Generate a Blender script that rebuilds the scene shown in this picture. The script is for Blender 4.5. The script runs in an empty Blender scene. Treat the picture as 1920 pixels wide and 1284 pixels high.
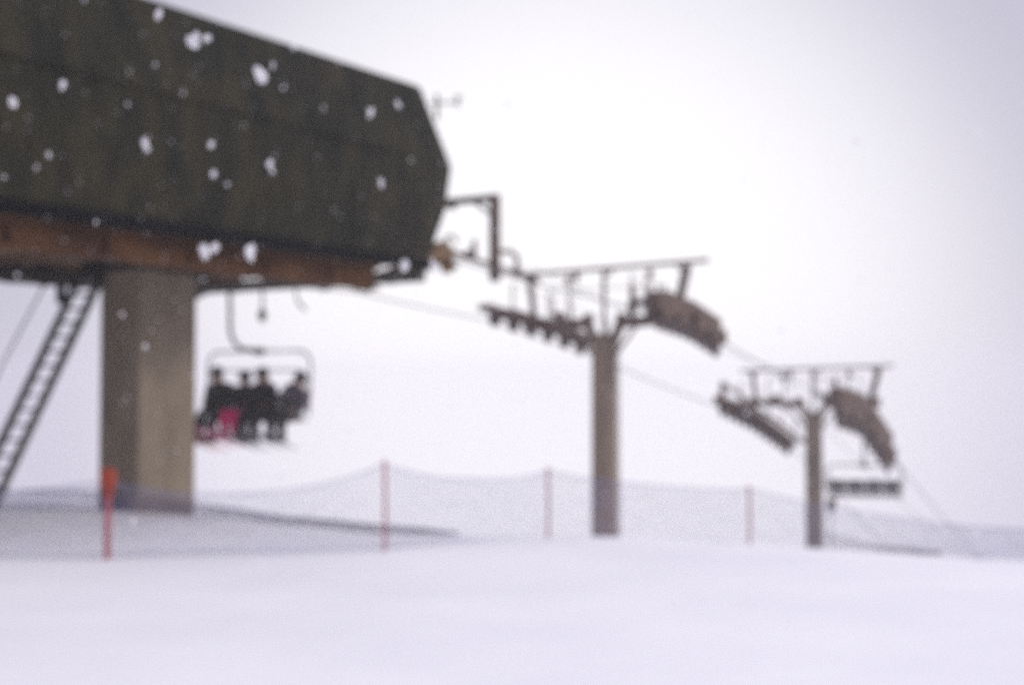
import bpy, bmesh, math, random
from mathutils import Vector, Matrix, noise
R = math.radians
S = bpy.context.scene
COL = S.collection

# ------------------------------------------------------------------ camera
EYE = Vector((0, 0, 1.75))
cam_d = bpy.data.cameras.new('camera'); cam = bpy.data.objects.new('camera', cam_d); COL.objects.link(cam)
cam.location = EYE
cam_d.sensor_width = 36; cam_d.lens = 50
PITCH = math.atan(115 / 2667)
cam.rotation_euler = (R(90) + PITCH, 0, 0)
cam_d.clip_start = 0.05; cam_d.clip_end = 2000
cam_d.dof.use_dof = True
cam_d.dof.focus_distance = 1.0
cam_d.dof.aperture_fstop = 5.8
S.camera = cam

# ------------------------------------------------------------------ sky, sun, exposure
SUN_EL, SUN_AZ = R(24), R(95)           # azimuth clockwise from +Y
w = bpy.data.worlds.new('World'); S.world = w; w.use_nodes = True
nt = w.node_tree; nt.nodes.clear()
N = nt.nodes.new; L = nt.links.new
out = N('ShaderNodeOutputWorld'); bg = N('ShaderNodeBackground')
sky = N('ShaderNodeTexSky'); sky.sky_type = 'NISHITA'; sky.sun_disc = False
sky.sun_elevation = SUN_EL; sky.sun_rotation = SUN_AZ; sky.dust_density = 6; sky.air_density = 1
geo = N('ShaderNodeTexCoord')
# cloud deck: thick cloud, bright patch painted in dead ahead to mimic lens fall-off
dot = N('ShaderNodeVectorMath'); dot.operation = 'DOT_PRODUCT'
gd = Vector((0.03, 1.0, 0.05)).normalized(); dot.inputs[1].default_value = gd
L(geo.outputs['Generated'], dot.inputs[0])
mr = N('ShaderNodeMapRange'); mr.interpolation_type = 'SMOOTHSTEP'
mr.inputs['From Min'].default_value = 0.93; mr.inputs['From Max'].default_value = 1.0
L(dot.outputs['Value'], mr.inputs['Value'])
ramp = N('ShaderNodeMix'); ramp.data_type = 'RGBA'
ramp.inputs['A'].default_value = (0.52, 0.505, 0.60, 1)
ramp.inputs['B'].default_value = (1.02, 1.0, 1.02, 1)
L(mr.outputs['Result'], ramp.inputs['Factor'])
sc = N('ShaderNodeVectorMath'); sc.operation = 'SCALE'; sc.inputs['Scale'].default_value = 0.10
L(sky.outputs['Color'], sc.inputs[0])
mix = N('ShaderNodeMix'); mix.data_type = 'RGBA'; mix.inputs['Factor'].default_value = 0.93
L(sc.outputs[0], mix.inputs['A']); L(ramp.outputs['Result'], mix.inputs['B'])
sx = N('ShaderNodeSeparateXYZ'); L(geo.outputs['Generated'], sx.inputs[0])
ze = N('ShaderNodeMapRange'); ze.interpolation_type = 'SMOOTHSTEP'
for k_, v_ in (('From Min', .25), ('From Max', .95), ('To Min', 1.0), ('To Max', 1.75)): ze.inputs[k_].default_value = v_
L(sx.outputs['Z'], ze.inputs['Value'])
L(mix.outputs['Result'], bg.inputs['Color']); L(ze.outputs['Result'], bg.inputs['Strength'])
L(bg.outputs[0], out.inputs['Surface'])

sd = bpy.data.lights.new('sun', 'SUN'); so = bpy.data.objects.new('sun', sd); COL.objects.link(so)
sd.energy = 1.2; sd.angle = R(20); sd.color = (1.0, 0.95, 0.9)
dirv = Vector((math.sin(SUN_AZ) * math.cos(SUN_EL), math.cos(SUN_AZ) * math.cos(SUN_EL), math.sin(SUN_EL)))
so.rotation_euler = dirv.to_track_quat('Z', 'Y').to_euler()
so.location = (20, -10, 40)

vs = S.view_settings
S.display_settings.display_device = 'sRGB'
vs.view_transform = 'Standard'; vs.look = 'None'; vs.gamma = 1; vs.use_curve_mapping = False
vs.exposure = 0.2
S.render.engine = 'CYCLES'
S.cycles.volume_bounces = 1
S.cycles.max_bounces = 6
S.cycles.use_denoising = False

# ------------------------------------------------------------------ helpers
def link(o): COL.objects.link(o); return o
def tag(o, label=None, cat=None, group=None, kind=None):
    if label: o['label'] = label
    if cat: o['category'] = cat
    if group: o['group'] = group
    if kind: o['kind'] = kind
    return o
def empty(name, loc, rz=0, **k):
    o = link(bpy.data.objects.new(name, None)); o.location = loc; o.rotation_euler = (0, 0, rz)
    o.empty_display_size = 0.2
    return tag(o, **k)
def build(name, bm, mat, parent=None, smooth=False, loc=None, rz=0):
    bmesh.ops.recalc_face_normals(bm, faces=bm.faces)
    me = bpy.data.meshes.new(name); bm.to_mesh(me); bm.free()
    me.materials.append(mat)
    if smooth:
        for p in me.polygons: p.use_smooth = True
    o = link(bpy.data.objects.new(name, me))
    if parent: o.parent = parent
    if loc is not None: o.location = loc
    if rz: o.rotation_euler = (0, 0, rz)
    return o
def box(bm, c, s, bev=0.0, rot=None):
    r = bmesh.ops.create_cube(bm, size=1)
    vs_ = r['verts']
    bmesh.ops.scale(bm, vec=s, verts=vs_)
    if bev:
        es = list({e for v in vs_ for e in v.link_edges})
        rr = bmesh.ops.bevel(bm, geom=es, offset=bev, segments=1, affect='EDGES')
        vs_ = list({v for f in rr['faces'] for v in f.verts} | {v for v in vs_ if v.is_valid})
    if rot is not None: bmesh.ops.rotate(bm, verts=vs_, matrix=rot)
    bmesh.ops.translate(bm, vec=c, verts=vs_)
    return vs_
def tube(bm, pts, r, n=8, closed=False):
    """swept tube along pts (r: number or list)"""
    pts = [Vector(p) for p in pts]; m = len(pts)
    rr = r if isinstance(r, (list, tuple)) else [r] * m
    rings = []; up = Vector((0, 0, 1)); prev = None
    for i, p in enumerate(pts):
        a = pts[(i - 1) % m] if (i > 0 or closed) else p
        b = pts[(i + 1) % m] if (i < m - 1 or closed) else p
        d = (b - a).normalized()
        if prev is None:
            x = d.cross(up)
            if x.length < 1e-3: x = d.cross(Vector((1, 0, 0)))
        else:
            x = prev - d * prev.dot(d)
        x.normalize(); prev = x; y = d.cross(x)
        rings.append([bm.verts.new(p + (x * math.cos(2 * math.pi * k / n) + y * math.sin(2 * math.pi * k / n)) * rr[i]) for k in range(n)])
    for i in range(m if closed else m - 1):
        A, B = rings[i], rings[(i + 1) % m]
        for k in range(n): bm.faces.new((A[k], A[(k + 1) % n], B[(k + 1) % n], B[k]))
    if not closed:
        bm.faces.new(rings[0][::-1]); bm.faces.new(rings[-1])
def beam(bm, a, b, wd, ht, up=(0, 0, 1)):
    a, b = Vector(a), Vector(b); d = b - a; ln = d.length; d.normalize()
    u_ = Vector(up); x = d.cross(u_)
    if x.length < 1e-3: x = d.cross(Vector((1, 0, 0)))
    x.normalize(); z = x.cross(d)
    m = Matrix((x, d, z)).transposed()
    box(bm, (a + b) / 2, (wd, ln, ht), rot=m)
def wheel(bm, c, r, wd, axis='X', n=16):
    q = bmesh.ops.create_cone(bm, cap_ends=True, segments=n, radius1=r, radius2=r, depth=wd)
    m = Matrix.Rotation(R(90), 3, 'Y') if axis == 'X' else (Matrix.Rotation(R(90), 3, 'X') if axis == 'Y' else Matrix.Identity(3))
    bmesh.ops.rotate(bm, verts=q['verts'], matrix=m); bmesh.ops.translate(bm, vec=c, verts=q['verts'])
def arc(c, r, a0, a1, n, plane='XZ'):
    o = []
    for i in range(n + 1):
        a = R(a0 + (a1 - a0) * i / n)
        p, q = r * math.cos(a), r * math.sin(a)
        o.append({'XZ': (c[0] + p, c[1], c[2] + q), 'YZ': (c[0], c[1] + p, c[2] + q), 'XY': (c[0] + p, c[1] + q, c[2])}[plane])
    return o

# ------------------------------------------------------------------ materials
def mat(name, c, rough=0.7, metal=0.0, var=0.0, vscale=3.0, c2=None, bump=0.0, stretch=(1, 1, 1), spec=0.4):
    m = bpy.data.materials.new(name); m.use_nodes = True
    t = m.node_tree; b = t.nodes['Principled BSDF']
    b.inputs['Roughness'].default_value = rough; b.inputs['Metallic'].default_value = metal
    b.inputs['Specular IOR Level'].default_value = spec
    c = tuple(c) + (1,)
    if c2 is None: c2 = tuple(x * (1 - var) for x in c[:3])
    c2 = tuple(c2) + (1,)
    tc = t.nodes.new('ShaderNodeTexCoord'); mp = t.nodes.new('ShaderNodeMapping'); mp.inputs['Scale'].default_value = stretch
    t.links.new(tc.outputs['Object'], mp.inputs[0])
    nz = t.nodes.new('ShaderNodeTexNoise'); nz.inputs['Scale'].default_value = vscale; nz.inputs['Detail'].default_value = 6
    nz.inputs['Roughness'].default_value = 0.6
    t.links.new(mp.outputs[0], nz.inputs['Vector'])
    mr_ = t.nodes.new('ShaderNodeMapRange'); mr_.inputs['From Min'].default_value = 0.35; mr_.inputs['From Max'].default_value = 0.65
    t.links.new(nz.outputs['Fac'], mr_.inputs['Value'])
    mx = t.nodes.new('ShaderNodeMix'); mx.data_type = 'RGBA'; mx.inputs['A'].default_value = c; mx.inputs['B'].default_value = c2
    t.links.new(mr_.outputs[0], mx.inputs['Factor']); t.links.new(mx.outputs['Result'], b.inputs['Base Color'])
    if bump:
        bp = t.nodes.new('ShaderNodeBump'); bp.inputs['Strength'].default_value = bump; bp.inputs['Distance'].default_value = 0.03
        t.links.new(nz.outputs['Fac'], bp.inputs['Height']); t.links.new(bp.outputs[0], b.inputs['Normal'])
    return m
M = {
 'snow': mat('snow', (0.87, 0.87, 0.885), 0.6, vscale=0.35, c2=(0.80, 0.80, 0.83), bump=0.5, spec=0.2),
 'flake': mat('snowflake', (0.9, 0.9, 0.92), 0.8, spec=0.1),
 'shell': mat('dark_cladding', (0.006, 0.008, 0.005), 0.8, vscale=2.6, c2=(0.026, 0.023, 0.012), bump=0.3, stretch=(1, 1, .35), spec=0.12),
 'black': mat('black_metal', (0.004, 0.005, 0.006), 0.9, var=0.3, spec=0.05),
 'brown': mat('brown_beam_paint', (0.040, 0.016, 0.008), 0.85, vscale=1.2, c2=(0.10, 0.045, 0.015), bump=0.15, spec=0.2),
 'soffit': mat('soffit_board', (0.10, 0.06, 0.03), 0.8, vscale=2, c2=(0.15, 0.09, 0.045), spec=0.2),
 'rail': mat('grey_rail', (0.10, 0.095, 0.075), 0.6, var=0.4),
 'concrete': mat('concrete', (0.24, 0.195, 0.145), 0.9, vscale=2.2, c2=(0.17, 0.14, 0.105), bump=0.25, stretch=(1, 1, .5), spec=0.2),
 'pole': mat('painted_tower_steel', (0.215, 0.16, 0.112), 0.7, vscale=1.3, c2=(0.145, 0.112, 0.088), stretch=(1, 1, .3), spec=0.3),
 'steel': mat('rusty_galvanised_steel', (0.125, 0.080, 0.060), 0.7, vscale=6, c2=(0.075, 0.052, 0.044), spec=0.3),
 'steel_dark': mat('dark_steel', (0.07, 0.048, 0.042), 0.6, vscale=6, c2=(0.045, 0.034, 0.03)),
 'rubber': mat('rubber', (0.03, 0.022, 0.02), 0.85),
 'rope': mat('wire_rope', (0.06, 0.055, 0.06), 0.6, vscale=30, var=.4),
 'chair': mat('chair_tube', (0.22, 0.18, 0.17), 0.5, vscale=8, var=.3),
 'pad': mat('chair_pad', (0.022, 0.022, 0.020), 0.7, var=.3),
 'ladder': mat('ladder_metal', (0.035, 0.036, 0.030), 0.55, vscale=5, var=.4),
 'net': mat('net_twine', (0.22, 0.23, 0.42), 0.8, var=.3),
 'net_dark': mat('net_twine_dark', (0.14, 0.12, 0.17), 0.8, var=.3),
 'redpole': mat('red_pole', (0.37, 0.09, 0.12), 0.5, vscale=3, c2=(0.28, 0.07, 0.10)),
 'orange': mat('orange_pad', (0.33, 0.040, 0.013), 0.6, var=.2),
 'skin': mat('skin', (0.45, 0.26, 0.19), 0.6, var=.1),
 'helmet': mat('helmet', (0.02, 0.02, 0.022), 0.35),
 'goggles': mat('goggle_lens', (0.03, 0.02, 0.015), 0.1),
 'j_black': mat('jacket_black', (0.012, 0.013, 0.012), 0.85, vscale=10, var=.4),
 'j_green': mat('jacket_dark_green', (0.014, 0.019, 0.011), 0.85, vscale=10, var=.4),
 'j_grey': mat('jacket_lavender_grey', (0.14, 0.12, 0.15), 0.85, vscale=10, c2=(0.04, 0.035, 0.04)),
 't_pink': mat('trousers_pink', (0.62, 0.03, 0.16), 0.85, vscale=10, var=.2),
 'ski_red': mat('ski_red', (0.45, 0.05, 0.03), 0.3),
 'ski_dark': mat('ski_dark', (0.03, 0.03, 0.035), 0.3),
 'ski_pink': mat('ski_pink', (0.5, 0.06, 0.16), 0.3),
 'boot': mat('ski_boot', (0.02, 0.02, 0.02), 0.4),
 'boot_pink': mat('ski_boot_pink', (0.5, 0.05, 0.14), 0.4),
 'hanger': mat('hanger_steel', (0.10, 0.08, 0.07), 0.55, vscale=8, var=.3),
 'hood': mat('hood_paint', (0.17, 0.10, 0.045), 0.7, vscale=5, var=.4),
 'lamp': mat('lamp_housing', (0.12, 0.085, 0.05), 0.5, var=.3),
}

_t = M['flake'].node_tree; _b = _t.nodes['Principled BSDF']; _tr = _t.nodes.new('ShaderNodeBsdfTranslucent'); _mx = _t.nodes.new('ShaderNodeMixShader')
_tr.inputs['Color'].default_value = (.95, .95, .97, 1); _mx.inputs[0].default_value = .5
_t.links.new(_b.outputs[0], _mx.inputs[1]); _t.links.new(_tr.outputs[0], _mx.inputs[2]); _ts = _t.nodes.new('ShaderNodeBsdfTransparent'); _m2 = _t.nodes.new('ShaderNodeMixShader'); _m2.inputs[0].default_value = .52      # fluffy, half see-through clumps
_t.links.new(_mx.outputs[0], _m2.inputs[1]); _t.links.new(_ts.outputs[0], _m2.inputs[2]); _t.links.new(_m2.outputs[0], _t.nodes['Material Output'].inputs['Surface'])
# ------------------------------------------------------------------ ground
F = 2667.0
CREST = [(-3000, 925), (-600, 930), (0, 938), (200, 955), (370, 968), (560, 985), (730, 999), (950, 1003), (1100, 1001), (1250, 1008), (1400, 1018), (1515, 1026), (1850, 1045), (2600, 1075), (5000, 1100)]
def lerp_tab(tab, x):
    if x <= tab[0][0]: return tab[0][1]
    for (a, b), (c, d) in zip(tab, tab[1:]):
        if x <= c:
            f = (x - a) / (c - a); f = f * f * (3 - 2 * f) * .5 + f * .5
            return b + (d - b) * f
    return tab[-1][1]
def crest_dist(azpx):
    sl = (lerp_tab(CREST, azpx) - 757) / F
    lo, hi = 8.0, 40.0
    for _ in range(30):
        yc = (lo + hi) / 2
        d = (-0.04 * yc + math.sqrt((0.04 * yc) ** 2 + 4 * 0.02 * 1.75)) / (2 * 0.02)
        s = (1.75 + .02 * d * d) / (yc + d)
        if s > sl: lo = yc
        else: hi = yc
    return yc
_cd = {}
def ground_z(x, y):
    yy = max(y, 3.0)
    az = max(-3000, min(5000, 960 + F * x / yy))
    k = round(az / 20)
    def g(k):
        if k not in _cd: _cd[k] = crest_dist(k * 20)
        return _cd[k]
    k0 = math.floor(az / 20); f = az / 20 - k0
    yc = g(k0) * (1 - f) + g(k0 + 1) * f
    d = y - yc
    z = 0.0
    if d > 0:
        z = -0.02 * d * d if d < 7.5 else -1.125 - 0.3 * (d - 7.5)
    z = max(z, -60)
    z += (noise.noise(Vector((x * .22, y * .22, 0))) * 0.05 + noise.noise(Vector((x * .9, y * .9, 3))) * 0.012) * (1 if y < 60 else .5)
    return z
bm = bmesh.new()
def axis_steps(lo, hi, dense_lo, dense_hi, st):
    v = []; x = dense_lo
    while x <= dense_hi: v.append(x); x += st
    g = st; x = dense_lo
    left = []
    while x > lo: g *= 1.25; x -= g; left.append(max(x, lo))
    g = st; x = v[-1]; right = []
    while x < hi: g *= 1.25; x += g; right.append(min(x, hi))
    return left[::-1] + v + right
xs = axis_steps(-400, 400, -14, 16, 0.22); ys = axis_steps(-200, 500, 2, 46, 0.22)
grid = [[bm.verts.new((x, y, ground_z(x, y))) for x in xs] for y in ys]
for j in range(len(ys) - 1):
    for i in range(len(xs) - 1):
        bm.faces.new((grid[j][i], grid[j][i + 1], grid[j + 1][i + 1], grid[j + 1][i]))
tag(build('ground', bm, M['snow'], smooth=True), kind='structure')

# ------------------------------------------------------------------ lift line frame
TH = R(32)
T1 = Vector((2.44, 37.6, 0))
U = Vector((math.sin(TH), math.cos(TH), 0)); V = Vector((math.cos(TH), -math.sin(TH), 0))
def W(t, s, z): p = T1 + U * t + V * s; return Vector((p.x, p.y, z))
HG = 2.3

# ------------------------------------------------------------------ top station
ST = empty('lift_station', W(-20, 0, 0), -TH, label='dark green clad chairlift station raised on a concrete pillar', cat='lift station')
def prism(bm, rings):
    vr = [[bm.verts.new(p) for p in r] for r in rings]; n = len(vr[0])
    for A, B in zip(vr, vr[1:]):
        for k in range(n): bm.faces.new((A[k], A[(k + 1) % n], B[(k + 1) % n], B[k]))
    bm.faces.new(vr[0][::-1]); bm.faces.new(vr[-1])
# cross section (s, z) both sides; the nose bulges out at mid height
prof = [(3.30, 4.27), (3.42, 5.2), (3.42, 6.05), (3.10, 7.42), (2.2, 7.56), (0, 7.75)]
prof = prof + [(-a, b) for a, b in prof[-2::-1]]
endo = {4.27: -.38, 5.2: 0.10, 6.05: 0.30, 7.42: -.32, 7.56: -.35, 7.75: -.4}
bm = bmesh.new(); rings = []
for y, k in ((-8.5, 0), (-3, 0), (2, 0), (7.2, 0), (7.6, .5), (7.75, 1)):
    rings.append([(a * (1 - .035 * k), y + endo[b] * (k if k else 0), b - 0) for a, b in prof])
prism(bm, rings)
es = [e for e in bm.edges if len(e.link_faces) == 2]
bmesh.ops.bevel(bm, geom=es, offset=0.035, segments=2, affect='EDGES')
shell = build('shell', bm, M['shell'], ST)
bm = bmesh.new()
for side in (1, -1): box(bm, (side * 3.445, -.6, 6.05), (0.04, 14.6, 0.05))
build('belt_rail', bm, M['shell'], ST)
bm = bmesh.new()
for side in (1, -1): box(bm, (side * 3.26, -.5, 4.19), (0.16, 15.8, 0.155), 0.01)
build('black_strip', bm, M['black'], ST)  # plain black strip along the foot of the cladding
bm = bmesh.new()       # snow lying on the roof
prism(bm, [[(a * .92, y, b + .0 + (0.07 if abs(a) < 2.5 else 0)) for a, b in [(2.45, 7.45), (2.2, 7.53), (0, 7.73), (-2.2, 7.53), (-2.45, 7.45), (0, 7.3)]] for y in (-8.3, 6.3)])
build('roof_snow', bm, M['snow'], ST)
def ibeam(bm, s, y0, y1, z0, z1, wd=.26):
    box(bm, (s, (y0 + y1) / 2, z1 - .03), (wd, y1 - y0, .06)); box(bm, (s, (y0 + y1) / 2, z0 + .03), (wd, y1 - y0, .06))
    box(bm, (s, (y0 + y1) / 2, (z0 + z1) / 2), (.05, y1 - y0 - .01, z1 - z0 - .12))
    y = y0 + .6
    while y < y1: box(bm, (s, y, (z0 + z1) / 2), (wd * .8, .03, z1 - z0 - .125)); y += 1.6
bm = bmesh.new(); ibeam(bm, 2.95, -8.4, 6.2, 3.70, 4.11); build('side_beam', bm, M['brown'], ST)
bm = bmesh.new(); ibeam(bm, -2.75, -8.4, 6.6, 3.93, 4.15); build('side_beam', bm, M['brown'], ST)
bm = bmesh.new(); box(bm, (0, -.7, 4.21), (6.30, 15.0, .08)); 
for i in range(9): box(bm, (0, -8 + i * 1.7, 4.12), (5.4, .12, .098))
build('soffit', bm, M['soffit'], ST)
bm = bmesh.new(); box(bm, (0.1, 7.35, 4.02), (6.1, .22, .20), .01); box(bm, (.1, 6.7, 3.98), (6.0, .1, .12)); build('end_beam', bm, M['rail'], ST)
# running rail for the chairs: a U in plan with flared mouths
for side in (1,):
    bm = bmesh.new()
    pts = [(2.3, 8.3, 4.28), (2.3, 7.6, 3.98), (2.3, 5, 3.90), (2.3, 0, 3.86)] + [(2.3 * math.cos(R(a)), -3 + 2.3 * math.sin(R(a)), 3.86) for a in range(0, -181, -20)] + [(-2.3, 0, 3.86), (-2.3, 5, 3.90), (-2.3, 7.6, 3.98), (-2.3, 8.3, 4.28)]
    tube(bm, pts, .065, 8)
    tube(bm, [(p[0] * .9, p[1], p[2] + .1) for p in pts], .04, 6)
    build('running_rail', bm, M['rail'], ST)
# tyre conveyor wheels along both tracks
for side in (1, -1):
    for i in range(14):
        bm = bmesh.new(); y = -2.4 + i * .72
        wheel(bm, (side * 2.02, y, 4.0 + .0), .22, .13, 'X', 18)
        wheel(bm, (side * 2.02, y, 4.0), .09, .17, 'X', 10)
        build('tyre', bm, M['rubber'], ST, True)
# entry guides at the nose (funnel with end pulleys)
for side in (1, -1):
    bm = bmesh.new()
    beam(bm, (side * 2.55, 7.3, 4.05), (side * 2.55, 8.45, 4.35), .06, .12)
    beam(bm, (side * 2.05, 7.3, 4.05), (side * 2.05, 8.3, 4.30), .06, .12)
    tube(bm, [(side * 2.55, 8.45, 4.35), (side * 2.75, 8.7, 4.42), (side * 2.95, 8.75, 4.30)], .045)
    wheel(bm, (side * 2.3, 8.2, 4.42), .20, .10, 'X'); wheel(bm, (side * 2.3, 7.75, 4.34), .20, .10, 'X')
    box(bm, (side * 2.3, 7.8, 4.60), (.55, .5, .12), .02)
    build('entry_guide', bm, M['brown'], ST)
    bm = bmesh.new(); box(bm, (side * 2.32, 9.05, 4.62), (.34, .75, .42), .12); beam(bm, (side * 2.45, 7.6, 4.45), (side * 2.45, 9.0, 4.55), .10, .14); wheel(bm, (side * 2.3, 9.35, 4.42), .17, .10, 'X'); build('guide_hood', bm, M['hood'], ST)
# concrete pillar with two faces in view
bm = bmesh.new(); box(bm, (.02, 3.84, 1.5), (.92, 1.30, 5.10), .02)
for z in (.9, 2.1, 3.3):
    pass
build('pillar', bm, M['concrete'], ST)
bm = bmesh.new(); box(bm, (0, 3.8, 4.02), (1.3, 1.7, .16), .02); build('pillar_head', bm, M['black'], ST)
# second pillar further back, outside the photograph's left edge
bm = bmesh.new(); box(bm, (0, -6.0, 1.5), (.86, 1.30, 5.10), .025); build('pillar', bm, M['concrete'], ST)

# ladder up to the platform
lt = W(-16.6, 0, 0); lt = Vector((-6.98, 23.7, 0))
LD = empty('access_ladder', (lt.x, lt.y, 0), -TH, label='steep dark metal ladder leaning up to the station underside', cat='ladder')
def lp(f, s): return Vector((s, -2.25 * (1 - f), 4.02 * f - .0))
for s in (-.27, .27):
    bm = bmesh.new(); beam(bm, lp(-.02, s), lp(1.0, s), .075, .11); build('rail', bm, M['ladder'], LD)
for i in range(1, 17):
    bm = bmesh.new(); beam(bm, lp(i / 17, -.23), lp(i / 17, .23), .15, .035); build('rung', bm, M['ladder'], LD)
bm = bmesh.new()
for s in (-.62,):
    tube(bm, [lp(.12, -.26), lp(.17, s) + Vector((0, -.25, .15)), lp(.55, s) + Vector((0, -.3, .2)), lp(.93, s) + Vector((0, -.25, .15)), lp(.97, -.26)], .016, 6)
build('handrail', bm, M['ladder'], LD)
# bracket hanging beside the ladder
p = Vector((-.318 * 23.0, 23.0, 0))
o = empty('cable_box', (p.x, p.y, 3.35), -TH, label='small dark box hanging from the station underside above the ladder', cat='cable box')
bm = bmesh.new(); box(bm, (0, 0, .17), (.13, .12, .30), .02); build('housing', bm, M['black'], o)
bm = bmesh.new(); tube(bm, [(0, 0, .32), (0, 0, .90)], .02); build('stem', bm, M['black'], o)

# hanging lamp right of the chair's hanger
p = Vector(((491 - 960) / F * 26.5, 26.5, 0))
o = empty('hanging_lamp', (p.x, p.y, 3.30), 0, label='small brown lamp hanging under the station right of the hanger', cat='lamp')
bm = bmesh.new(); bmesh.ops.create_uvsphere(bm, u_segments=14, v_segments=10, radius=.085, matrix=Matrix.Translation((0, 0, .1)) @ Matrix.Diagonal((.95, .95, 1.5, 1))); build('housing', bm, M['lamp'], o, True)
bm = bmesh.new(); tube(bm, [(0, 0, .2), (0, 0, .95)], .022); build('stem', bm, M['steel_dark'], o)
# slanted stop arm
p = Vector(((556 - 960) / F * 27.0, 27.0, 0))
bm = bmesh.new(); tube(bm, [(0, 0, 0), (-.04, 0, .3), (-.10, 0, .62)], .02); tube(bm, [(0, 0, 0), (.07, 0, -.09), (.17, 0, -.20)], .025)
tag(build('stop_arm', bm, M['chair'], loc=(p.x, p.y, 3.72)), 'thin bent trip arm sticking down below the station end', 'trip arm')

# wind sensor on the nose
o = empty('wind_sensor', W(-12.2, 3.14, 7.05), 0, label='thin wind sensor with a crossbar on the station roof end', cat='wind sensor')
bm = bmesh.new(); tube(bm, [(0, 0, -.15), (0, 0, .30)], .03); build('mast', bm, M['steel'], o)
bm = bmesh.new(); tube(bm, [(-.12, 0, .14), (.40, 0, .16)], .018); build('arm', bm, M['steel'], o)
bm = bmesh.new(); tube(bm, [(.38, 0, .06), (.38, 0, .24)], .02); 
for a in range(3): bmesh.ops.create_uvsphere(bm, u_segments=8, v_segments=6, radius=.028, matrix=Matrix.Translation((.38 + .05 * math.cos(a * 2.1), .05 * math.sin(a * 2.1), .25)))
build('cups', bm, M['steel'], o)

# rope gantry outside the nose
GA = empty('rope_gantry', W(-8.85, 0, 0), -TH, label='angular steel bracket carrying the rope just outside the station', cat='rope gantry')
bm = bmesh.new(); beam(bm, (-2.35, 0, 5.95), (2.30, 0, 5.95), .14, .13); beam(bm, (1.75, 0, 5.90), (2.2, 0, 5.6), .06, .06); build('crossbar', bm, M['steel_dark'], GA)
for s in (1, -1):
    bm = bmesh.new(); beam(bm, (s * 2.24, 0, 6.02), (s * 2.24, 0, 4.50), .19, .15)
    for k in range(5): box(bm, (s * 2.24, .0, 5.5 - k * .2), (.20, .15, .03))
    build('post', bm, M['steel'], GA)
    bm = bmesh.new(); wheel(bm, (s * 2.24, 0, 4.38), .15, .11, 'X'); box(bm, (s * 2.24, 0, 4.44), (.17, .16, .14), .02); build('sheave', bm, M['steel_dark'], GA)
bm = bmesh.new(); tube(bm, [(0, -4.2, 5.98), (0, 0, 5.98)], .05)
beam(bm, (1.2, -4.2, 5.84), (1.2, 0.06, 5.84), .1, .09); beam(bm, (-1.2, -4.2, 5.84), (-1.2, .06, 5.84), .1, .09)
build('stay', bm, M['steel_dark'], GA)

# guide sheave train between nose and tower on each rope
for s, lab in ((1, 'row of small rope guide wheels beside the steel bracket'), (-1, 'rope guide wheels hidden on the far rope behind the bracket')):
    o = empty('guide_wheels', W(-9.2, s * 2.3, 4.52), -TH, label=lab, cat='guide wheels')
    bm = bmesh.new(); beam(bm, (-.1, -1.9, .28), (-.1, 2.2, -.16), .06, .08); build('frame', bm, M['steel'], o)
    for k, y in enumerate((-1.6, -.7, 1.15, 1.75)):
        bm = bmesh.new(); zz = .28 - (y + 1.9) * .107
        wheel(bm, (0, y, zz + .02), .10, .07, 'X'); build('wheel', bm, M['steel_dark'], o)
    bm = bmesh.new()
    tube(bm, [(-.1, -1.3, .24), (-.1, -1.35, .46), (-.1, -1.15, .52), (-.1, -.95, .40)], .03)
    build('rope_catcher', bm, M['steel'], o)
    bm = bmesh.new(); tube(bm, [(-.1, -.35, .12), (-.1, -.35, .50)], .05); build('rope_catcher', bm, M['steel'], o)
    bm = bmesh.new(); tube(bm, [(-.1, 1.25, -.05), (-.1, 1.28, .30), (-.1, 1.0, .40), (-.1, .7, .36)], .05)
    build('rope_catcher', bm, M['steel'], o)

# ------------------------------------------------------------------ ropes
def rope(name, pts, r, label, cat):
    bm = bmesh.new(); o0 = Vector(pts[0])
    full = []
    for a, b in zip(pts, pts[1:]):
        a, b = Vector(a), Vector(b); ln = (b - a).length; n = max(1, int(ln / 1.5))
        for i in range(n):
            f = i / n; q = a.lerp(b, f); q.z -= 4 * f * (1 - f) * ln * ln * .0006; full.append(q - o0)
    full.append(Vector(pts[-1]) - o0)
    tube(bm, full, r, 6)
    return tag(build(name, bm, M['rope'], loc=o0, smooth=True), label, cat)
FAR = [(-24, 4.05), (-12.5, 4.25), (-7.8, 4.30), (-2.3, 3.94), (3.4, 3.20), (12.6, 1.66), (20.0, -.12), (62, -13.5)]
NEAR = [(-24, 4.1), (-12.5, 4.45), (-10.4, 4.55), (-1.8, 3.99), (2.8, 3.36), (11.4, 1.80), (14.0, 1.42), (17.6, -.18), (62, -13.5)]
ro = rope('haul_rope', [W(t, -HG, z) for t, z in FAR], .017, 'far steel rope running from the station over both towers', 'rope')
ro = rope('haul_rope', [W(t, HG, z) for t, z in NEAR], .017, 'near steel rope running past the bracket over both towers', 'rope')
rope('signal_cable', [W(-12.6, 1.2, 5.0), W(-.1, -1.9, 5.36), W(15.7, -1.6, 3.12), W(60, -1.6, -10)], .012, 'thin signal cable strung above the ropes between the tower frames', 'cable')

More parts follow.
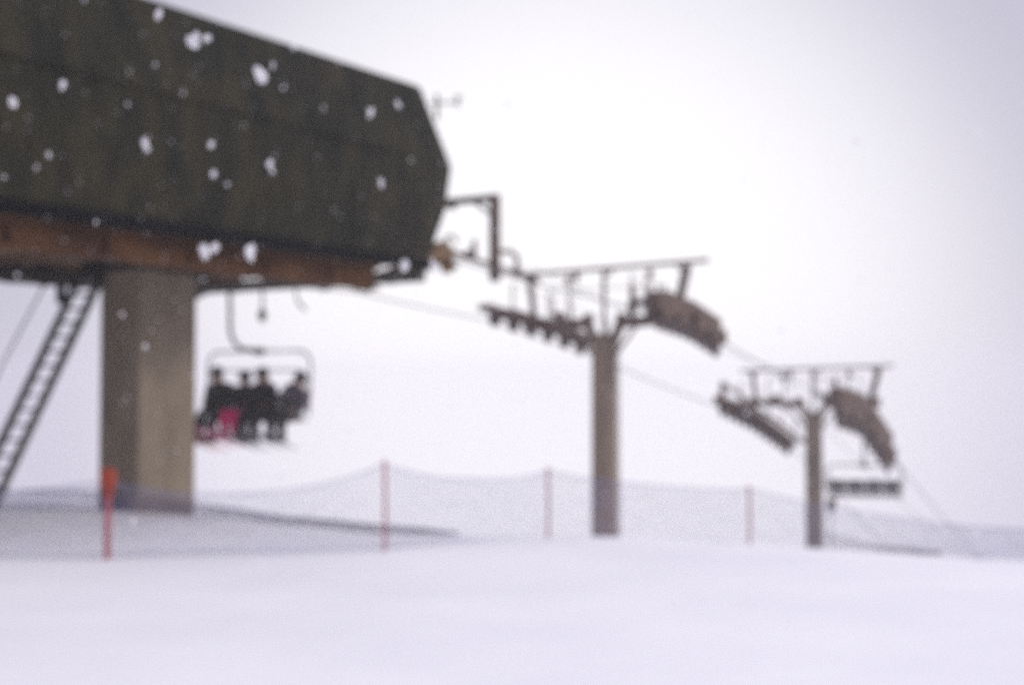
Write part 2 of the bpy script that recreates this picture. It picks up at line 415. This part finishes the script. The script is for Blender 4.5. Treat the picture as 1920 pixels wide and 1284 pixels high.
# ------------------------------------------------------------------ towers
def train(T, s, path, n, thick, walk):
    """sheave train under tower T; path = (y, z) points along the line, the wheels hang below it"""
    pts = [Vector((s, y, z)) for y, z in path]
    cum = [0]
    for a, b in zip(pts, pts[1:]): cum.append(cum[-1] + (b - a).length)
    def at(d):
        d = min(max(d, 0), cum[-1])
        for i in range(len(pts) - 1):
            if d <= cum[i + 1] or i == len(pts) - 2:
                v = (pts[i + 1] - pts[i]).normalized(); return pts[i] + v * (d - cum[i]), v
    Ln = cum[-1]; st = Ln / n
    def P(f, dn=0.0, ox=0.0):
        p, v = at(Ln * f); up = Vector((0, -v.z, v.y)); return p - up * dn + Vector((ox, 0, 0))
    bm = bmesh.new(); th = thick
    for sg in (1, -1):
        ox = .12 * sg
        m = 6
        for k in range(m): beam(bm, P(.08 + .84 * k / m, .03, ox), P(.08 + .84 * (k + 1) / m, .03, ox), .05, .15 * th)
        for k in range(n // 4 or 1):
            q = 1 / (n // 4 or 1)
            beam(bm, P(q * (k + .10), .15 * th, ox), P(q * (k + .90), .15 * th, ox), .045, .11 * th)
        for k in range(n // 2): beam(bm, P((2 * k + .35) / n, .26 * th, ox), P((2 * k + 1.65) / n, .26 * th, ox), .04, .09 * th)
    for k in range(n // 2): box(bm, P((2 * k + 1) / n, .16 * th), (.30, .07, .30 * th))
    # end bracket with the rope catcher
    box(bm, P(.015, .10 * th), (.40, .34, .26 * th), .03); box(bm, P(.985, .16 * th), (.36, .24, .22 * th), .03)
    if thick == 1.1: beam(bm, P(.04, .05), P(.03, -.55), .14, .16, up=(1, 0, 0)); beam(bm, P(.035, -.50), P(.30, -.42), .10, .10); beam(bm, P(.30, -.42), P(.36, .1), .10, .12)
    main = build('sheave_train', bm, M['steel'], T)
    for k in range(n):
        b2 = bmesh.new(); c = P((k + .5) / n, .36 * th); r_ = min(st * .46, .26)
        wheel(b2, c, r_, .07, 'X', 18); wheel(b2, c, r_ * .5, .12, 'X', 12)
        build('sheave', b2, M['steel_dark'], main)
    inn = -math.copysign(.48, s)
    bm = bmesh.new(); m = 14
    for e in (-.22, .22):
        for k in range(4): beam(bm, P(.04 + .92 * k / 4, .12, inn + e), P(.04 + .92 * (k + 1) / 4, .12, inn + e), .05, .09 * walk)
    for k in range(m + 1): box(bm, P(.04 + .92 * k / m, .12, inn), (.48, .16 * walk, .05))
    build('catwalk', bm, M['steel'], T)
    bm = bmesh.new(); hh = .62
    for k in range(6):
        q = P(.03 + .188 * k, .10, inn * 1.5); tube(bm, [q, q + Vector((0, 0, hh))], .028, 5)
    for k in range(6): tube(bm, [P(.03 + .94 * k / 6, .1, inn * 1.5) + Vector((0, 0, hh)), P(.03 + .94 * (k + 1) / 6, .1, inn * 1.5) + Vector((0, 0, hh))], .009, 5)
    build('handrail', bm, M['steel'], T)
    return main
def tower(t, r0, r1, ztop, zarm, zframe, far, near, lab, fp, np_, posts):
    g = W(t, 0, 0); gz = ground_z(g.x, g.y)
    T = empty('lift_tower', (g.x, g.y, gz), -TH, label=lab, cat='lift tower', group='chairlift towers')
    def Z(z): return z - gz
    bm = bmesh.new(); tube(bm, [(0, 0, -.5), (0, 0, Z(ztop) * .5), (0, 0, Z(ztop))], [r0, (r0 + r1) / 2, r1], 28)
    wheel(bm, (0, 0, Z(ztop) - .03), r1 * 1.18, .05, 'Z', 28)
    build('pole', bm, M['pole'], T, False)
    bm = bmesh.new()                                      # box girder crossarm carried on two ears of the pole head
    for g in (-1, 1):
        beam(bm, (g * (r1 - .05), 0, Z(ztop) - .25), (g * .52, 0, Z(zarm) + .06), .26, .17, up=(g, 0, .3))
        beam(bm, (g * .42, 0, Z(zarm) - .04), (g * 1.25, 0, Z(zarm) - .02), .28, .27)
        beam(bm, (g * 1.24, 0, Z(zarm) - .02), (g * (HG - .12), 0, Z(zarm) + .03), .26, .24)
        box(bm, (g * (HG - .02), 0, Z(zarm) + .02), (.18, .6, .36), .02)
        beam(bm, (g * .34, 0, Z(ztop) - .55), (g * .95, 0, Z(zarm) - .14), .08, .07)
        box(bm, (g * 1.38, .02, Z(zarm) + .20), (.24, .34, .22), .03)
        box(bm, (g * .50, .03, Z(zarm) + .10), (.22, .30, .22), .03)
    build('crossarm', bm, M['steel'], T)
    for sx_, ln_ in ((-1.1, .42), (-.85, .25), (1.35, .30)):
        bm = bmesh.new(); zf = Z(zframe) - .08
        tube(bm, [(sx_, 0, zf), (sx_, 0, zf - ln_)], .02, 6); box(bm, (sx_, 0, zf - ln_ * .55), (.16, .14, .22), .03); tube(bm, [(sx_, 0, zf - ln_), (sx_ + .05, 0, zf - ln_ - .5)], .010, 5)
        build('hoist', bm, M['steel'], T)
    bm = bmesh.new(); beam(bm, (.82, 0, Z(zarm) + .08), (.86, 0, Z(zarm) + .95), .11, .11); box(bm, (.84, 0, Z(zarm) + .35), (.20, .2, .3), .02); build('cable_post', bm, M['steel'], T)
    bm = bmesh.new()                                      # lifting frame above
    beam(bm, (posts[0], 0, Z(zframe) - .08), (posts[1], 0, Z(zframe) + .03), .09, .09)
    build('lifting_frame', bm, M['steel'], T)
    for sb, st_, wd in ((-2.15, -2.32, .12), (0, 0, .075), (2.10, 2.42, .17)):
        bm = bmesh.new(); beam(bm, (sb, 0, (Z(zarm) + .1) if sb else Z(ztop)), (st_, 0, Z(zframe) - .05), wd, wd * 1.1); 
        beam(bm, (st_ * .99, 0, Z(zframe) - .30), (st_ + (.3 if st_ <= 0 else -.3), 0, Z(zframe) - .05), .05, .05)
        build('frame_post', bm, M['steel'], T)
    bm = bmesh.new()                                      # ladder up the pole and the platform rail
    for s in (-.17, .17): tube(bm, [(s, r0 + .16, .2), (s, r1 + .16, Z(ztop))], .02, 5)
    k = .5
    while k < Z(ztop): tube(bm, [(-.17, r1 + .17, k), (.17, r1 + .17, k)], .013, 4); k += .3
    build('ladder', bm, M['steel'], T)
    bm = bmesh.new()
    for s in (-1.75, -1.1, .75, 1.25, 1.7):
        tube(bm, [(s, .16, Z(zarm) + .1), (s, .16, Z(zarm) + .95)], .018, 5)
        tube(bm, [(s + .1, -.16, Z(zarm) + .1), (s + .1, -.16, Z(zarm) + .8)], .018, 5)
    tube(bm, [(-1.75, .16, Z(zarm) + .9), (1.7, .16, Z(zarm) + .9)], .014, 5)
    build('handrail', bm, M['steel'], T)
    train(T, -HG, [(y - t, Z(z) + .40) for y, z in far], *fp)
    train(T, HG, [(y - t, Z(z) + .42) for y, z in near], *np_)
    return T
tower(0, .36, .33, 3.60, 3.92, 5.36, [(-2.2, 3.93), (.6, 3.62), (3.3, 3.20)], [(-1.6, 4.06), (.4, 3.86), (2.4, 3.40)], 'larger lift tower with a thick brown pole nearer the station', (6, .72, .7), (8, 1.85, 2.0), (-2.6, 3.0))
tower(15.7, .31, .28, 1.46, 1.78, 3.04, [(12.7, 1.62), (16, .95), (19.6, -.10)], [(11.6, 1.78), (14.2, 1.46), (17.6, -.16)], 'farther thinner lift tower with steep sheave rows above the empty chair', (10, 1.1, 1.1), (10, 2.7, 2.2), (-2.75, 2.9))

# ------------------------------------------------------------------ chairs
def make_chair(loc, rz, label, hang=1.05, W_=2.55, bz=-1.20, thin=1.0):
    C = empty('lift_chair', loc, rz, label=label, cat='lift chair', group='chairs hanging on the lift')
    bm = bmesh.new()
    tube(bm, [(0, 0, .1), (0, 0, -.2), (0, .02, -.55)] + arc((0, .50, -.68), .49, 172, 262, 9, 'YZ')[0:] + [(0, hang - .1, bz + .02), (0, hang, bz)], .044, 10)
    build('hanger', bm, M['hanger'], C, True)
    bm = bmesh.new(); box(bm, (0, 0, .06), (.16, .5, .2), .03); wheel(bm, (0, -.15, .19), .08, .06); wheel(bm, (0, .15, .19), .08, .06); build('grip', bm, M['steel_dark'], C)
    bm = bmesh.new(); box(bm, (0, hang, bz), (.26, .16, .15), .03); build('bail_joint', bm, M['steel_dark'], C)
    h = W_ / 2; r = .28; y = hang; zb = -2.55
    left = [(-h + .02, y - .05, zb), (-h, y, zb + .6)] + [(-h + r - r * math.cos(R(a)), y, bz - r + r * math.sin(R(a))) for a in range(0, 91, 15)]
    right = [(-p[0], p[1], p[2]) for p in left[::-1]]
    bm = bmesh.new(); tube(bm, left + right, .026 * thin, 8)
    tube(bm, [(-h, y - .04, -2.42), (h, y - .04, -2.42)], .03, 8)
    build('bail', bm, M['chair'], C, True)
    bm = bmesh.new(); tube(bm, [(-h + .08, y - .02, zb + .2), (-h + .1, y, -1.72), (-h + .25, y + .02, -1.60), (h - .25, y + .02, -1.60), (h - .1, y, -1.72), (h - .08, y - .02, zb + .2)], .020, 6)
    build('restraint_bar', bm, M['chair'], C, True)
    for k in range(4):
        x = (-1.5 + k) * (W_ - .2) / 4; wd = (W_ - .2) / 4 - .03
        bm = bmesh.new(); box(bm, (x, y - .32, -2.56), (wd, .48, .11), .035); build('seat', bm, M['pad'], C)
        bm = bmesh.new(); box(bm, (x, y - .055, -2.30), (wd, .08, .34), .03, Matrix.Rotation(R(-8), 3, 'X')); build('backrest', bm, M['pad'], C)
    bm = bmesh.new()
    for s in (-1, 0, 1): beam(bm, (s * (h - .1), y, -2.64), (s * (h - .1), y - .52, -2.645), .05, .05)
    tube(bm, [(-h + .05, y - .53, -2.66), (h - .05, y - .53, -2.66)], .025, 6)
    build('seat_frame', bm, M['chair'], C)
    return C
gp = W(-11.75, -HG, 4.05)
RZ1 = -R(24)
CH1 = make_chair(gp, RZ1, 'occupied four seat chair with four skiers under the station')
gp2 = W(14.35, HG, 1.27)
make_chair(gp2, -R(12), 'empty four seat chair hanging behind the farther tower pole', .35, 2.60, -1.62, .8)

# ------------------------------------------------------------------ people
def skin_mesh(name, verts, edges, radii, mtl, parent, sub=1):
    me = bpy.data.meshes.new(name); me.from_pydata([tuple(v) for v in verts], edges, [])
    o = link(bpy.data.objects.new(name, me))
    m = o.modifiers.new('s', 'SKIN'); 
    for i, r in enumerate(radii):
        d = me.skin_vertices[0].data[i]; d.radius = (r, r) if not isinstance(r, tuple) else r
    me.skin_vertices[0].data[0].use_root = True
    m.use_smooth_shade = True
    s = o.modifiers.new('u', 'SUBSURF'); s.levels = sub; s.render_levels = sub
    dg = bpy.context.evaluated_depsgraph_get(); dg.update()
    nm = bpy.data.meshes.new_from_object(o.evaluated_get(dg))
    o.modifiers.clear(); o.data = nm; nm.name = name
    nm.materials.clear(); nm.materials.append(mtl)
    for p_ in nm.polygons: p_.use_smooth = True
    bpy.data.meshes.remove(me)
    o.parent = parent
    return o
def person(x, label, jack, trou, boot, ski_m, ski_lab, sc_=1.0, lean=0.0, turn=0.0, fore=0.0, armdrop=0.0, skis=True, twist=0.0):
    """seated skier; x is the place across the chair. local frame = chair frame, hips at origin"""
    cm = Matrix.Translation(gp) @ Matrix.Rotation(RZ1, 4, 'Z')
    base = cm @ Vector((x + .10, .80, -2.48))
    P = empty('person', base, RZ1, label=label, cat='person', group='skiers riding the chair')
    P.scale = (sc_,) * 3
    lm = Matrix.Rotation(R(lean), 3, 'Y') @ Matrix.Rotation(R(fore), 3, 'X') @ Matrix.Rotation(R(twist), 3, 'Z')
    def up(p): return lm @ Vector(p)
    hm = Matrix.Rotation(R(turn), 3, 'Z')
    vs_, es_, rs = [], [], []
    def add(p, r, par=None):
        vs_.append(Vector(p)); rs.append(r)
        if par is not None: es_.append((par, len(vs_) - 1))
        return len(vs_) - 1
    pel = add((0, 0, .0), (.155, .12)); wa = add(up((0, 0, .20)), (.14, .11), pel); ch = add(up((0, .01, .40)), (.165, .12), wa)
    nk = add(up((0, 0, .55)), .06, ch); hl = add(up((0, -.02, .62)), .075, nk); hd = add(up((0, -.02, .71)), .098, hl); ht = add(up((0, -.01, .80)), .07, hd)
    nose = add(up(hm @ Vector((0, -.135, .66))), .014, hl)
    hands = []; limbs = {}
    for s in (-1, 1):
        sh = add(up((s * .19, .01, .46)), .072, ch)
        el = add(up((s * .27, -.06, .20 - armdrop)), .052, sh)
        wr = add(up((s * .16, -.30, .12 - armdrop)), .036, el)
        pa = add(vs_[wr] + Vector((-s * .03, -.06, -.01)), .038, wr)
        limbs[s] = (sh, el, wr)
        for k in range(4):
            b0 = add(vs_[pa] + Vector((s * (.03 - .02 * k), -.035, 0)), .012, pa)
            b1 = add(vs_[b0] + Vector((0, -.03, -.02 - .002 * k)), .010, b0)
            add(vs_[b1] + Vector((0, .005, -.025)), .009, b1)
        th = add(vs_[pa] + Vector((-s * .045, .0, .01)), .012, pa); add(vs_[th] + Vector((-s * .008, -.035, -.01)), .010, th)
        hp = add((s * .10, -.04, -.02), .10, pel); kn = add((s * .13, -.46, .0), .072, hp); an = add((s * .13, -.50, -.40), .048, kn); add((s * .13, -.60, -.45), .04, an)
    skin_mesh('body', vs_, es_, rs, M['skin'], P)
    # jacket
    v, e, r = [], [], []
    def a2(p, rr, par=None):
        v.append(Vector(p)); r.append(rr)
        if par is not None: e.append((par, len(v) - 1))
        return len(v) - 1
    j0 = a2((0, -.0, -.03), (.205, .165)); j1 = a2(up((0, 0, .20)), (.21, .18), j0); j2 = a2(up((0, .01, .38)), (.235, .18), j1); j3 = a2(up((0, .0, .52)), (.10, .10), j2); a2(up((0, -.02, .61)), .105, j3)
    for s in (-1, 1):
        sh = a2(up((s * .20, .01, .45)), .12, j2); el = a2(up((s * .275, -.06, .20 - armdrop)), .092, sh); a2(up((s * .16, -.29, .12 - armdrop)), .058, el)
    skin_mesh('jacket', v, e, r, M[jack], P)
    v, e, r = [], [], []
    t0 = a2((0, .0, -.04), (.18, .13))
    for s in (-1, 1):
        hp = a2((s * .11, -.08, -.035), .125, t0); kn = a2((s * .125, -.47, -.005), .112, hp); md = a2((s * .125, -.49, -.2), .11, kn); a2((s * .125, -.50, -.38), .112, md)
    skin_mesh('trousers', v, e, r, M[trou], P)
    # helmet, goggles
    bm = bmesh.new(); bmesh.ops.create_uvsphere(bm, u_segments=18, v_segments=12, radius=1, matrix=Matrix.Translation((0, .01, .0)) @ Matrix.Diagonal((.125, .145, .135, 1)))
    for vv in list(bm.verts):
        if vv.co.z < -.03 and vv.co.y < -.02: vv.co.z = -.03 + (vv.co.z + .03) * .1 if vv.co.y < -.06 else vv.co.z; 
    dl = [vv for vv in bm.verts if vv.co.z < -.02 and vv.co.y < -.055]
    bmesh.ops.delete(bm, geom=dl, context='VERTS')
    q = build('helmet', bm, M['helmet'], P, True); hc = up((0, -.02, .735))
    q.matrix_local = Matrix.Translation(hc) @ (lm @ hm).to_4x4()
    bm = bmesh.new(); tube(bm, [(.118 * math.sin(R(a)), -.118 * math.cos(R(a)), 0) for a in range(-85, 86, 17)], [.022 if abs(a) > 60 else .036 for a in range(-85, 86, 17)], 8)
    q = build('goggles', bm, M['goggles'], P, True); q.matrix_local = Matrix.Translation(up((0, -.02, .705))) @ (lm @ hm).to_4x4()
    # gloves: a mitt shell round palm and cuffs
    for s in (-1, 1):
        _, _, wr = limbs[s]; c = vs_[wr] + Vector((-s * .03, -.06, -.01))
        v, e, r = [], [], []
        g0 = a2(vs_[wr] + Vector((0, .02, 0)), .055); g1 = a2(c, (.056, .045), g0)
        for k in range(4):
            f0 = a2(c + Vector((s * (.036 - .024 * k), -.045, -.004)), .018, g1); f1 = a2(v[f0] + Vector((0, -.035, -.02)), .016, f0); a2(v[f1] + Vector((0, -.004, -.032)), .015, f1)
        th = a2(c + Vector((-s * .05, -.01, .008)), .019, g1); a2(v[th] + Vector((-s * .01, -.04, -.01)), .016, th)
        skin_mesh('glove', v, e, r, M['j_black'], P)
    for s in (-1, 1):
        bm = bmesh.new()
        tube(bm, [(s * .13, -.505, -.27), (s * .13, -.50, -.36), (s * .13, -.50, -.47)], [.085, .085, .085], 12)
        box(bm, (s * .13, -.56, -.475), (.135, .33, .13), .03)
        box(bm, (s * .13, -.56, -.535), (.08, .32, .03), .005)
        for zz in (-.33, -.40): box(bm, (s * .13, -.57, zz), (.10, .03, .02))
        build('ski_boot', bm, M[boot], P)
    if skis:
        pm = Matrix.Translation(base) @ Matrix.Rotation(RZ1, 4, 'Z') @ Matrix.Diagonal((sc_, sc_, sc_, 1))
        for s, nm in ((-1, 'left'), (1, 'right')):
            K = empty('ski', pm @ Vector((s * .13, -.56, -.57)), RZ1, label=ski_lab % ('outer' if (s < 0) == (x < 0) else 'inner'), cat='ski', group='skis on the riders')
            bm = bmesh.new(); n = 16; ln = 1.5 * sc_
            prev = None
            for i in range(n + 1):
                f = i / n; y = -ln * .56 + ln * f
                z = .10 * max(0, (.14 - f) / .14) ** 1.6 + .02 * max(0, (f - .94) / .06)
                z -= .0
                wd = .5 * (.075 - .022 * math.sin(math.pi * f)) * (min(1, (f + .015) / .08) ** .5) * min(1, (1.02 - f) / .05)
                ring = [bm.verts.new((a * wd, y, z + b)) for a, b in ((-1, 0), (1, 0), (1, .014), (-1, .014))]
                if prev:
                    for k in range(4): bm.faces.new((prev[k], prev[(k + 1) % 4], ring[(k + 1) % 4], ring[k]))
                else: bm.faces.new(ring[::-1])
                prev = ring
            bm.faces.new(prev)
            kk = build('blade', bm, M[ski_m], K)
            bm = bmesh.new(); box(bm, (0, -.15, .03), (.07, .09, .035), .008); box(bm, (0, .19, .03), (.07, .10, .04), .008); build('binding', bm, M['steel_dark'], K)
            K.rotation_euler = (R(-14), 0, RZ1)
    return P
GS = 'skiers riding the chair'
person(-.84, 'skier in dark green jacket at the chair end beside the concrete pillar', 'j_green', 't_pink' if 0 else 'j_black', 'boot', 'ski_red', '%s red ski of the skier nearest the concrete pillar', 1.14, -4, 20, 6, .04)
person(-.30, 'smaller skier in black jacket and pink trousers, second from the pillar', 'j_black', 't_pink', 'boot_pink', 'ski_pink', '%s pink ski of the skier in pink trousers', 1.02, 3, -10, 0, .0)
person(.20, 'broad skier all in black sitting right of the pink trousers', 'j_black', 'j_black', 'boot', 'ski_dark', '%s dark ski of the broad skier all in black', 1.10, 1, 5, 4, .0)
person(.84, 'skier leaning sideways with a lavender grey jacket at the open chair end', 'j_grey', 'j_black', 'boot', 'ski_dark', '%s dark ski of the skier in lavender grey', 1.04, 20, -20, 0, .02)

# ------------------------------------------------------------------ nets and poles
def gp_(px, py=None, Y=None):
    """ground point: azimuth column and distance"""
    x = (px - 960) / F * Y
    return Vector((x, Y, ground_z(x, Y)))
def net(name, posts, hts, sag, cell, r, mtl, parent, wav=.0, nrow=None):
    """posts: ground points; hts: net height at each; one mesh of crossing strands"""
    bm = bmesh.new(); o0 = posts[0].copy()
    cols = []
    for k, (a, b) in enumerate(zip(posts, posts[1:])):
        ln = (b - a).length; n = max(2, int(ln / cell))
        for i in range(n + (1 if k == len(posts) - 2 else 0)):
            f = i / n; p = a.lerp(b, f); z0 = ground_z(p.x, p.y) + .03
            h = hts[k] * (1 - f) + hts[k + 1] * f - sag[k] * (1 - abs(2 * f - 1) ** 2.6)
            cols.append((p, z0, h, len(cols)))
    nr = nrow or max(2, int(max(hts) / cell))
    nrm = Vector((-(posts[-1] - posts[0]).y, (posts[-1] - posts[0]).x, 0)).normalized()
    gr = []
    for p, z0, h, i in cols:
        row = []
        for j in range(nr + 1):
            f = j / nr
            wv = noise.noise(Vector((i * .07, f * 1.5, 5))) * .10 * math.sin(math.pi * f)
            jig = noise.noise(Vector((i * .35, j * .4, 9))) * cell * .5
            row.append(Vector((p.x, p.y, z0 + h * f + jig * (0 < j < nr))) + nrm * wv - o0)
        gr.append(row)
    def strand(a, b, rr):
        d = (b - a)
        if d.length < 1e-5: return
        x = d.cross(nrm).normalized() * rr; y = nrm * rr
        A = [bm.verts.new(a + q) for q in (x, y, -x, -y)]; B = [bm.verts.new(b + q) for q in (x, y, -x, -y)]
        for k in range(4): bm.faces.new((A[k], A[(k + 1) % 4], B[(k + 1) % 4], B[k]))
    for i in range(len(gr) - 1):
        for j in range(nr):
            strand(gr[i][j], gr[i + 1][j + 1], r); strand(gr[i + 1][j], gr[i][j + 1], r)
        strand(gr[i][nr], gr[i + 1][nr], r * 2.0); strand(gr[i][0], gr[i + 1][0], r * 1.1)
    return build(name, bm, mtl, parent, loc=(0, 0, 0))
def fence(label, data, hts, sag, cell, r, mtl, poles=True, pr=.018):
    P_ = [gp_(px, None, Y) for px, Y in data]
    o = empty('safety_net', P_[0], 0, label=label, cat='safety net')
    nn = net('net', P_, hts, sag, cell, r, mtl, o)
    for k, (q, h) in enumerate(zip(P_, hts)):
        if not poles or not poles[k]: continue
        bm = bmesh.new(); q0 = q - P_[0]
        tube(bm, [q0 + Vector((0, 0, -.15)), q0 + Vector((.01, 0, h * .5)), q0 + Vector((0, 0, h + .04))], pr, 10)
        wheel(bm, q0 + Vector((0, 0, h + .045)), pr * 1.5, .03, 'Z', 10)
        build('pole', bm, M['redpole'], o)
    return o
fence('long bluish net fence on red poles in front of the station and towers', [(-420, 15.6), (205, 16.2), (722, 16.9), (1027, 19.3), (1403, 21.0), (2250, 18.5)], [.85, .86, 1.00, .88, .84, .5], [.14, .24, .17, .14, .16, .1], .075, .0025, M['net'], (1, 0, 1, 1, 1, 0))
fence('low slumped dark net lying along the crest between pillar and pole', [(-350, 24.8), (200, 23.3), (390, 23.0), (560, 21.2), (735, 19.7), (860, 19.8)], [.34, .26, .17, .11, .11, .02], [0, 0, 0, .0, 0, 0], .07, .0055, M['net_dark'], (0,) * 6)
fence('short dark net sinking behind the crest right of the farther tower', [(1545, 20.5), (1640, 20.0), (1760, 18.0)], [.26, .12, .03], [.0, .0, 0], .07, .0035, M['net_dark'], (0,) * 3)
# orange topped marker pole
q = gp_(205, None, 16.1)
o = empty('marker_pole', q, 0, label='red marker pole with an orange pad in front of the concrete pillar', cat='marker pole')
bm = bmesh.new(); tube(bm, [(0, 0, -.1), (0, 0, .92)], .036, 12); build('pole', bm, M['redpole'], o, False)
bm = bmesh.new(); box(bm, (0, -.01, .90), (.18, .10, .24), .035); box(bm, (.005, 0, .73), (.12, .08, .08), .02); build('pad', bm, M['orange'], o)
# small box on a post beside the farther tower
x = (1556 - 960) / F * 44; gz = ground_z(x, 44)
o = empty('control_box', (x, 44, gz), 0, label='small dark box on a thin post right of the farther tower', cat='control box')
zt = 1.75 - (945 - 757) / F * 44 - gz
bm = bmesh.new(); tube(bm, [(0, 0, -.2), (0, 0, zt + .9)], .02); build('post', bm, M['steel'], o)
bm = bmesh.new(); box(bm, (0, -.05, zt), (.26, .16, .38), .04); build('housing', bm, M['steel'], o)

# ------------------------------------------------------------------ falling snow
random.seed(11)
bm = bmesh.new()
_ib = bmesh.new(); bmesh.ops.create_icosphere(_ib, subdivisions=1, radius=1)
ICO_V = [v.co.copy() for v in _ib.verts]; ICO_F = [[v.index for v in f.verts] for f in _ib.faces]; _ib.free()
def flake(p, r):
    for _ in range(random.randint(1, 3)):
        o_ = Vector((random.gauss(0, .35), random.gauss(0, .35), random.gauss(0, .55))) * r
        rr = r * random.uniform(.55, .9)
        mt = Matrix.Rotation(random.uniform(-.5, .5), 3, 'Y') @ Matrix.Diagonal((random.uniform(.6, 1), random.uniform(.6, 1), random.uniform(.9, 1.5)))
        vv = [bm.verts.new(Vector(p) + o_ + (mt @ c) * rr) for c in ICO_V]
        for f in ICO_F: bm.faces.new([vv[i] for i in f])
def air(px, py, d):
    return Vector(((px - 960) / F * d, d, 1.75 + (757 - py) / F * d))
for px, py, d, r in [(358, 66, 3.8, .018), (385, 72, 3.9, .012), (480, 136, 3.6, .022), (510, 118, 4.2, .012), (106, 160, 4.2, .013), (20, 190, 3.7, .014), (389, 265, 4.4, .014), (505, 305, 4.6, .013), (694, 206, 5, .013), (747, 190, 5, .012), (715, 342, 5.2, .013), (386, 465, 4.1, .018), (463, 474, 4.0, .024), (760, 490, 4.6, .018), (812, 500, 5, .013), (290, 20, 4, .014), (550, 85, 6, .016), (270, 275, 4.6, .012), (425, 350, 5, .010), (530, 30, 5, .01), (395, 325, 5.2, .013), (90, 290, 4.8, .011), (270, 650, 5.5, .010), (230, 590, 6, .012)]:
    flake(air(px, py, d), r * random.uniform(1.0, 1.25))
cnt = 0
while cnt < 4200:
    x, y, z = random.uniform(-9, 9), random.uniform(3.5, 22), random.uniform(.1, 9)
    flake((x, y, z), random.uniform(.003, .008) * random.choice((1, 1, 1, 1.5, 2.0))); cnt += 1
tag(build('falling_snow', bm, M['flake'], smooth=True), 'soft white snowflakes drifting through the air', 'snowfall', kind='stuff')

# ------------------------------------------------------------------ haze
bm = bmesh.new(); box(bm, (0, 120, -24), (900, 700, 76)); 
hm_ = bpy.data.materials.new('haze'); hm_.use_nodes = True; t = hm_.node_tree; t.nodes.clear()
oo = t.nodes.new('ShaderNodeOutputMaterial'); pv = t.nodes.new('ShaderNodeVolumePrincipled')
pv.inputs['Color'].default_value = (0.97, 0.95, 0.99, 1); pv.inputs['Density'].default_value = 0.0014; pv.inputs['Anisotropy'].default_value = 0.3
t.links.new(pv.outputs[0], oo.inputs['Volume'])
tag(build('haze', bm, hm_), 'pale fog hanging over the slope', 'haze', kind='stuff')
